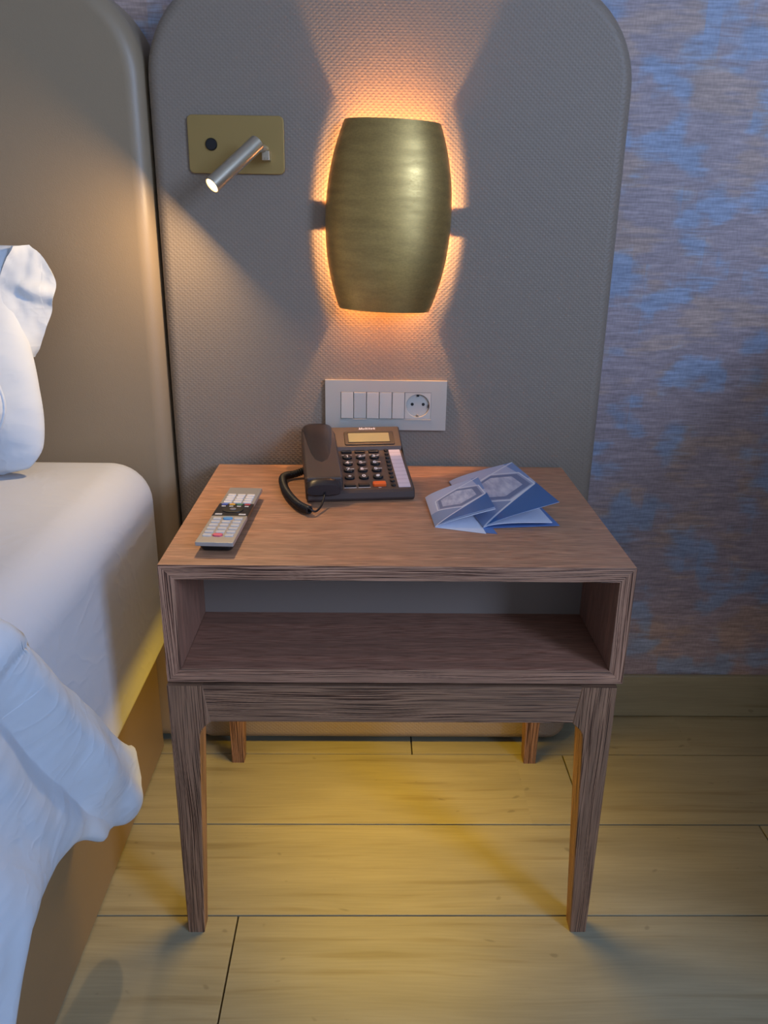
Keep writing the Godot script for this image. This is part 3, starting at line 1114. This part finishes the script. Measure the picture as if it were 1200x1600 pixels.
func telephone() -> void:
	var t := thing("telephone", "black corded desk telephone with keypad and small display on the nightstand", "telephone", Vector3(-0.1314, 0.5972, 0.2185))
	t.rotation.y = atan2(0.019, 0.164)
	# local axes: x right, y up, -z towards the wall (zb = -z)
	var kp := func(zb: float) -> float: return 0.017 + 0.19 * zb
	var dp := func(zb: float) -> float: return 0.0394 + 0.5 * (zb - 0.118)
	var W := 0.165
	# body profile extruded across
	var prof := [Vector2(0.0, 0.003), Vector2(-0.0015, 0.006), Vector2(-0.0008, 0.0145), Vector2(0.004, 0.0178), Vector2(0.134, kp.call(0.134)), Vector2(0.1372, dp.call(0.1372)), Vector2(0.181, dp.call(0.181)), Vector2(0.1855, 0.0700), Vector2(0.188, 0.064), Vector2(0.188, 0.002), Vector2(0.16, 0.0), Vector2(0.004, 0.0)]
	var m := M.new()
	var n := prof.size()
	for i in n:
		var a: Vector2 = prof[i]
		var b: Vector2 = prof[(i + 1) % n]
		var nn := Vector3(0, (a.x - b.x), -(b.y - a.y) * -1.0)
		nn = Vector3(0, b.x - a.x, 0) + Vector3(0, 0, b.y - a.y)
		nn = nn.normalized()
		var bev := 0.002
		var ids := []
		for p in [a, b]:
			for x in [bev, W - bev]:
				ids.append(m.v(Vector3(x, p.y, -p.x), nn))
		m.q(ids[0], ids[1], ids[3], ids[2])
		for s in [[bev, 0.0, -1.0], [W - bev, W, 1.0]]:
			var mid := Vector2(0.095, 0.028)
			var ai := a + (mid - a).normalized() * bev
			var bi := b + (mid - b).normalized() * bev
			var sn := Vector3(s[2], 0, 0)
			var e := [m.v(Vector3(s[0], a.y, -a.x), nn), m.v(Vector3(s[0], b.y, -b.x), nn), m.v(Vector3(s[1], bi.y, -bi.x), sn), m.v(Vector3(s[1], ai.y, -ai.x), sn)]
			m.q(e[0], e[1], e[2], e[3])
			var cc := m.v(Vector3(s[1], mid.y, -mid.x), sn)
			m.t(cc, e[2], e[3])
	part("body", m, mat.phone, t)
	var tilt := atan(0.19)
	var kb := Basis(Vector3.RIGHT, Vector3(0, sin(tilt), -cos(tilt)), Vector3(0, cos(tilt), sin(tilt)))   # local xy on the keypad, z out of it
	var tilt2 := atan(0.5)
	var db := Basis(Vector3.RIGHT, Vector3(0, sin(tilt2), -cos(tilt2)), Vector3(0, cos(tilt2), sin(tilt2)))
	var on := func(x: float, zb: float, up: float) -> Transform3D:
		return Transform3D(kb, Vector3(x, kp.call(zb), -zb) + kb.z * up)
	var ond := func(x: float, zb: float, up: float) -> Transform3D:
		return Transform3D(db, Vector3(x, dp.call(zb), -zb) + db.z * up)
	# display
	var bz := M.new()
	bz.slab(ond.call(0.1115, 0.1555, -0.0005), 0.084, 0.034, 0.003, 0.0022, 0.0008, 0, 4, 2)
	var disp := part("display_bezel", bz, mat.handset, t)
	var ls := M.new()
	ls.slab(ond.call(0.1108, 0.1558, 0.001), 0.069, 0.0222, 0.001, 0.0012, 0.0003, 0, 3, 2)
	part("display_screen", ls, mat.lcd, disp, "olive display screen")
	for s in [-1, 1]:
		part("display_rim", plain_box(Vector3.ZERO, Vector3(0.072, 0.0012, 0.0026), 0.0003), mat.key, disp).transform = ond.call(0.1108, 0.1558 + s * 0.0106, 0.0012)
	label_text("Multitek", 0.0052, mat.white, t, ond.call(0.110, 0.1772, 0.0003), "print", true, true)
	part("model_mark", plain_box(Vector3.ZERO, Vector3(0.013, 0.0016, 0.0002), 0.00005), mat.white, t).transform = ond.call(0.1105, 0.1415, 0.0002)
	# keypad
	var rows := [0.1085, 0.0868, 0.0645, 0.0414]
	var names := ["1", "2", "3", "4", "5", "6", "7", "8", "9", "*", "0", "#"]
	var sub := ["", "ABC", "DEF", "GHI", "JKL", "MNO", "PQRS", "TUV", "WXYZ", "", "", ""]
	var km := M.new()
	km.slab(Transform3D(), 0.0158, 0.0125, 0.0062, 0.0042, 0.0016, 0, 6, 3)
	var kmesh := km.done()
	for i in 12:
		var x := 0.0702 + 0.0222 * (i % 3) - 0.0006 * (i / 3)
		var k := part("number_key", kmesh, mat.key, t)
		k.transform = on.call(x, rows[i / 3], -0.0005)
		label_text(names[i], 0.0080, mat.white, k, at(-0.0012 if sub[i] else 0.0, -0.002 if names[i] == "*" else 0.0, 0.0044), "digit")
		if sub[i]:
			label_text(sub[i], 0.0022, mat.white, k, at(0.0045, 0.0, 0.0044), "letters")
	var fm := M.new()
	fm.slab(Transform3D(), 0.0175, 0.0075, 0.002, 0.0038, 0.001, 0, 4, 2)
	var fmesh := fm.done()
	for i in 3:
		var x := 0.0706 + 0.0225 * i
		var k := part("function_key", fmesh, mat.key, t)
		k.transform = on.call(x, 0.1285, -0.0005)
		part("key_mark", plain_box(Vector3(0, 0, 0.0036), Vector3(0.004 if i == 2 else 0.0016, 0.0014, 0.0003), 0.0001), mat.white, k)
		part("underline", plain_box(Vector3.ZERO, Vector3(0.0175, 0.0008, 0.0002), 0.00005), mat.white, t).transform = on.call(x, 0.1192, 0.0001)
	for i in 2:
		var x := 0.0668 + 0.0217 * i
		part("function_key", fmesh, mat.key, t).transform = on.call(x, 0.0165, -0.0005)
		part("underline", plain_box(Vector3.ZERO, Vector3(0.019, 0.0011, 0.0002), 0.00005), mat.white, t).transform = on.call(x, 0.0108, 0.0001)
	var om := M.new()
	om.slab(Transform3D(), 0.0205, 0.0105, 0.0022, 0.0052, 0.0014, 0, 4, 3)
	part("redial_key", om, mat.orange, t, "orange key").transform = on.call(0.1123, 0.0175, -0.0005)
	part("key_mark", plain_box(Vector3.ZERO, Vector3(0.0045, 0.0012, 0.0002), 0.00005), mat.white, t).transform = on.call(0.1123, 0.0096, 0.0001)
	var mm := M.new()
	mm.slab(Transform3D(), 0.0072, 0.0066, 0.0033, 0.0032, 0.0012, 0, 5, 2)
	var mmesh := mm.done()
	for i in 10:
		var f := i / 9.0
		part("memory_key", mmesh, mat.key, t).transform = on.call(lerpf(0.1368, 0.1338, f), lerpf(0.1315, 0.0150, f), -0.0005)
	var pm := M.new()
	pm.slab(on.call(0.1508, 0.072, 0.0), 0.0188, 0.129, 0.001, 0.0008, 0.0002, 0, 3, 1)
	part("name_card", pm, mk(rgb(205, 196, 208), 0.5), t, "pale name card strip")
	for i in 9:
		part("card_line", plain_box(Vector3.ZERO, Vector3(0.0186, 0.0007, 0.0002), 0.00005), mk(rgb(168, 158, 172), 0.6), t).transform = on.call(0.1508, 0.0202 + 0.01295 * i, 0.0009)
	# cradle rail and handset on the left
	part("cradle", plain_box(Vector3(0.0265, 0.030, -0.094), Vector3(0.056, 0.042, 0.185), 0.004, 0, Transform3D(Basis(Vector3.RIGHT, 0.16), Vector3(0, -0.010, -0.005))), mat.phone, t)
	var G := []
	for i in 41:
		var u := i / 40.0
		var zb := lerpf(-0.012, 0.192, u)
		var bulge := 0.002 * (exp(-pow((u - 0.13) / 0.13, 2.0)) + exp(-pow((u - 0.85) / 0.14, 2.0)))
		var top: float = 0.0385 + 0.205 * zb + bulge * 0.4
		var hw := 0.0252 + 0.0006 * cos(u * TAU)
		var end := minf(u, 1 - u) / 0.03
		var sh := 1.0 if end > 1 else sqrt(maxf(1 - (1 - end) * (1 - end), 0.0)) * 0.35 + 0.65
		var bot: float = top - 0.0235 - bulge
		var r := []
		for j in 25:
			var a := TAU * j / 24.0
			var ex := signf(cos(a)) * pow(absf(cos(a)), 0.7)
			var ey := signf(sin(a)) * pow(absf(sin(a)), 0.8 if sin(a) > 0 else 0.35)
			r.append(Vector3(0.0255 + hw * ex * (0.9 + 0.1 * sh), lerpf(bot, top, 0.5) + (top - bot) * 0.5 * ey * sh, -zb))
		G.append(r)
	var hm := M.new()
	var sg := 1.0 if (G[21][6] - G[20][6]).cross(G[20][7] - G[20][6]).y > 0 else -1.0
	hm.grid(G, sg)
	for e in [0, 40]:
		var c := Vector3.ZERO
		for j in 24: c += G[e][j] / 24.0
		var nn := Vector3(0, 0, 1 if e == 0 else -1)
		var ci := hm.v(c, nn)
		var ids := []
		for j in 25: ids.append(hm.v(G[e][j], nn))
		for j in 24: hm.t(ci, ids[j], ids[j + 1])
	part("handset", hm, mat.handset, t)
	# coiled cord in the telephone's own axes
	var inv := t.transform.affine_inverse()
	var pts := [Vector3(-0.141, 0.612, 0.094), Vector3(-0.160, 0.606, 0.098), Vector3(-0.174, 0.6055, 0.107), Vector3(-0.178, 0.6055, 0.122), Vector3(-0.1745, 0.6055, 0.150), Vector3(-0.1665, 0.6055, 0.185), Vector3(-0.154, 0.6055, 0.222), Vector3(-0.140, 0.6055, 0.252), Vector3(-0.124, 0.6055, 0.272)]
	var cv := Curve3D.new()
	for i in pts.size():
		var d: Vector3 = (pts[mini(i + 1, pts.size() - 1)] - pts[maxi(i - 1, 0)]) / 6.0
		cv.add_point(pts[i], -d, d)
	var coil := []
	var len := cv.get_baked_length()
	var N := 900
	for i in N + 1:
		var s := len * i / N
		var p := cv.sample_baked(s, true)
		var d := (cv.sample_baked(minf(s + 0.002, len), true) - cv.sample_baked(maxf(s - 0.002, 0), true)).normalized()
		var e1 := d.cross(Vector3.UP).normalized()
		var e2 := e1.cross(d)
		var a := s / 0.0031 * TAU
		coil.append(inv * (p + (e1 * cos(a) + e2 * sin(a)) * 0.0050))
	var tail := [Vector3(-0.1215, 0.6075, 0.2755), Vector3(-0.1150, 0.6035, 0.272), Vector3(-0.1085, 0.6050, 0.255), Vector3(-0.1050, 0.6110, 0.238), Vector3(-0.1035, 0.6175, 0.226)]
	for i in 24:
		var f := i / 23.0 * 4.0
		var k := mini(int(f), 3)
		coil.append(inv * tail[maxi(k, 0)].cubic_interpolate(tail[k + 1], tail[maxi(k - 1, 0)], tail[mini(k + 2, 4)], f - k))
	var cm := M.new()
	cm.tube(coil, 0.0016, 7)
	part("coiled_cord", cm, mat.black, t)

func remote() -> void:
	var t := thing("remote_control", "slim silver remote control with a black middle band at the nightstand's left edge", "remote control", Vector3(-0.2302, 0.5972, 0.309))
	t.rotation.y = -atan2(0.0088, 0.22) + 0.0
	var flat := Basis(Vector3.RIGHT, Vector3.FORWARD, Vector3.UP)   # plate xy -> x, -z ; out = up
	var sl := func(x: float, z: float, y: float) -> Transform3D: return Transform3D(flat, Vector3(x, y, z))
	var G := []
	var b := M.new()
	b.slab(Transform3D(flat, Vector3(0, 0, -0.003)), 0.044, 0.212, 0.008, 0.0125, 0.001, 0.008, 5, 5)
	part("body", b, mat.black, t, "black underside shell")
	var f := M.new()
	f.slab(sl.call(0, 0, 0.0115), 0.0495, 0.222, 0.0016, 0.0055, 0.0008, 0.0006, 3, 3)
	var silver := mk(rgb(176, 172, 168), 0.34, 0.5)
	part("face_plate", f, silver, t)
	var bd := M.new()
	bd.slab(sl.call(0, -0.012, 0.0116), 0.0500, 0.0515, 0.0012, 0.0058, 0.0008, 0, 3, 2)
	part("navigation_band", bd, mk(rgb(20, 18, 22), 0.3), t, "glossy black band")
	var wk := M.new()
	wk.slab(Transform3D(), 0.0118, 0.0080, 0.0018, 0.0022, 0.0008, 0, 3, 2)
	var wmesh := wk.done()
	var key_white := mk(rgb(214, 210, 212), 0.45)
	var key_grey := mk(rgb(190, 190, 194), 0.45)
	for r in 4:
		for c in 3:
			part("key", wmesh, key_white, t).transform = sl.call(-0.0140 + 0.014 * c, -0.0735 + 0.0103 * r, 0.0165)
	var cols := [rgb(70, 90, 170), rgb(226, 168, 60), rgb(40, 110, 80), rgb(180, 50, 60)]
	for c in 4:
		part("color_key", plain_box(Vector3.ZERO, Vector3(0.0085, 0.0018, 0.005), 0.0006), mk(cols[c], 0.4), t).transform = at(-0.0165 + 0.011 * c, 0.0174, -0.033)
		part("key_mark", plain_box(Vector3.ZERO, Vector3(0.006, 0.0014, 0.003), 0.0004), key_white, t).transform = at(-0.0165 + 0.011 * c, 0.0171, -0.0255 if c != 1 else -0.0255)
	var ring := M.new()
	ring.slab(sl.call(0, -0.010, 0.0165), 0.030, 0.022, 0.0108, 0.0022, 0.001, 0, 8, 2)
	part("direction_ring", ring, mat.black, t)
	var ok := M.new()
	ok.slab(sl.call(0, -0.010, 0.0182), 0.009, 0.008, 0.0038, 0.0013, 0.0004, 0, 6, 2)
	part("ok_key", ok, mk(rgb(120, 118, 126), 0.4), t)
	for s in [-1, 1]:
		part("corner_key", plain_box(Vector3.ZERO, Vector3(0.010, 0.0014, 0.005), 0.0005), key_grey, t).transform = at(s * 0.0165, 0.0171, 0.0075)
	var ov := M.new()
	ov.slab(Transform3D(), 0.0135, 0.0088, 0.0043, 0.003, 0.0012, 0, 6, 3)
	var om := ov.done()
	part("blue_key", om, mk(rgb(88, 150, 200), 0.4), t, "blue oval key").transform = sl.call(0.0, 0.0245, 0.0160)
	part("red_key", om, mk(rgb(220, 92, 112), 0.4), t, "pinkish red oval key").transform = sl.call(-0.0005, 0.0865, 0.0160)
	for r in 6:
		for c in 3:
			if c == 1 and (r == 0 or r == 5): continue
			part("key", wmesh, key_grey, t).transform = sl.call(-0.0145 + 0.0145 * c, 0.0245 + 0.0124 * r, 0.0160)

func leaf(pts: Array, th: float, sag: float, mt: Material, called: String, parent: Node) -> void:
	# pts: far-fold, far-open, near-open, near-fold; sag bows the sheet near the fold
	var m := M.new()
	var A := []
	var B := []
	for i in 7:
		var v := i / 6.0
		var ra := []
		var rb := []
		for j in 17:
			var u := j / 16.0
			var p: Vector3 = pts[0].lerp(pts[1], u).lerp(pts[3].lerp(pts[2], u), v)
			p.y += sag * sin(PI * pow(u, 0.6))
			ra.append(p); rb.append(p - Vector3(0, th, 0))
		A.append(ra); B.append(rb)
	var sg := 1.0 if (A[1][0] - A[0][0]).cross(A[0][1] - A[0][0]).y > 0 else -1.0
	m.grid(A, sg)
	m.grid(B, -sg)
	for e in [[A[0], B[0]], [A[6], B[6]]]:
		for j in 16:
			var nn: Vector3 = (e[0][j + 1] - e[0][j]).cross(Vector3.UP).normalized() * (1.0 if e[0] == A[0] else -1.0)
			m.q(m.v(e[0][j], nn), m.v(e[0][j + 1], nn), m.v(e[1][j + 1], nn), m.v(e[1][j], nn))
	for k in [0, 16]:
		for i in 6:
			var nn: Vector3 = (A[i][8] - A[i][k]).normalized() * -1.0
			m.q(m.v(A[i][k], nn), m.v(A[i + 1][k], nn), m.v(B[i + 1][k], nn), m.v(B[i][k], nn))
	part(called, m, mt, parent)

func leaflets() -> void:
	var cov := mk(Color.WHITE, 0.3)
	cov.albedo_texture = cover_map()
	var page := mk(rgb(226, 228, 240), 0.6)
	var blue := mk(rgb(96, 128, 184), 0.45)
	var Y := 0.5972
	# deep blue leaflet, right
	var r := thing("leaflet", "blue folded leaflet lying underneath, its deep blue cover lifted on the right", "leaflet", Vector3.ZERO, "leaflets on the nightstand")
	var A := Vector3(0.0935, Y + 0.0025, 0.112)
	var D := Vector3(0.1235, Y + 0.0025, 0.3195)
	var Cc := Vector3(0.2300, Y + 0.0365, 0.3070)
	var Bb := Vector3(0.1985, Y + 0.0300, 0.0900)
	leaf([A, Bb, Cc, D], 0.0004, 0.003, cov, "cover", r)
	leaf([A - Vector3(0, 0.0005, 0), Vector3(0.197, Y + 0.0080, 0.098), Vector3(0.2215, Y + 0.0070, 0.3110), D - Vector3(0, 0.0005, 0)], 0.0006, 0.004, page, "page", r)
	leaf([A - Vector3(0, 0.0015, 0), Vector3(0.203, Y + 0.0012, 0.098), Vector3(0.2330, Y + 0.0018, 0.3085), D - Vector3(0, 0.0015, 0)], 0.0006, 0.0, blue, "back_cover", r)
	# grey-blue leaflet, left, leaning over the fold of the other
	var l := thing("leaflet", "pale grey-blue folded leaflet leaning on top, nearer the telephone", "leaflet", Vector3.ZERO, "leaflets on the nightstand")
	var p1 := Vector3(0.0485, Y + 0.0050, 0.2010)
	var p4 := Vector3(0.0555, Y + 0.0012, 0.3170)
	var p3 := Vector3(0.1395, Y + 0.0280, 0.3060)
	var p2 := Vector3(0.1320, Y + 0.0300, 0.1720)
	leaf([p1, p2, p3, p4], 0.0004, 0.003, cov, "cover", l)
	leaf([p1 - Vector3(0, 0.0005, 0), p2 - Vector3(-0.001, 0.002, 0), p3 - Vector3(-0.001, 0.0025, -0.002), p4 - Vector3(0, 0.0003, 0)], 0.0004, 0.002, page, "page", l)
	leaf([Vector3(0.0500, Y + 0.0006, 0.2010), Vector3(0.112, Y + 0.0006, 0.190), Vector3(0.1245, Y + 0.0006, 0.3400), p4 - Vector3(0, 0.0006, 0)], 0.0003, 0.0, page, "inner_page", l)
	leaf([Vector3(0.0500, Y + 0.0003, 0.2010), Vector3(0.118, Y + 0.0003, 0.190), Vector3(0.1400, Y + 0.0003, 0.3395), p4 - Vector3(0, 0.0009, 0)], 0.0003, 0.0, blue, "back_cover", l)

func cabinet() -> void:
	# low cabinet further along the wall, outside the picture: it keeps the window's light off the lower right corner
	var t := thing("cabinet", "low dark wooden cabinet standing against the papered wall by the window side", "cabinet")
	part("body", plain_box(Vector3(1.24, 0.465, 0.41), Vector3(0.82, 0.83, 0.96), 0.003, 1), mat.wood_leg, t)
	part("top", plain_box(Vector3(1.24, 0.892, 0.41), Vector3(0.86, 0.022, 1.00), 0.003, 0), mat.wood_top, t)
	for s in [-1, 1]:
		var d := part("door", plain_box(Vector3(1.24 + s * 0.203, 0.465, 0.90), Vector3(0.40, 0.81, 0.018), 0.002, 1), mat.wood_edge, t)
		part("handle", plain_box(Vector3(1.24 + s * 0.03, 0.52, 0.917), Vector3(0.012, 0.14, 0.016), 0.002), mat.brass, d)
	part("plinth", plain_box(Vector3(1.24, 0.025, 0.40), Vector3(0.74, 0.05, 0.86), 0.002), mat.dark, t)
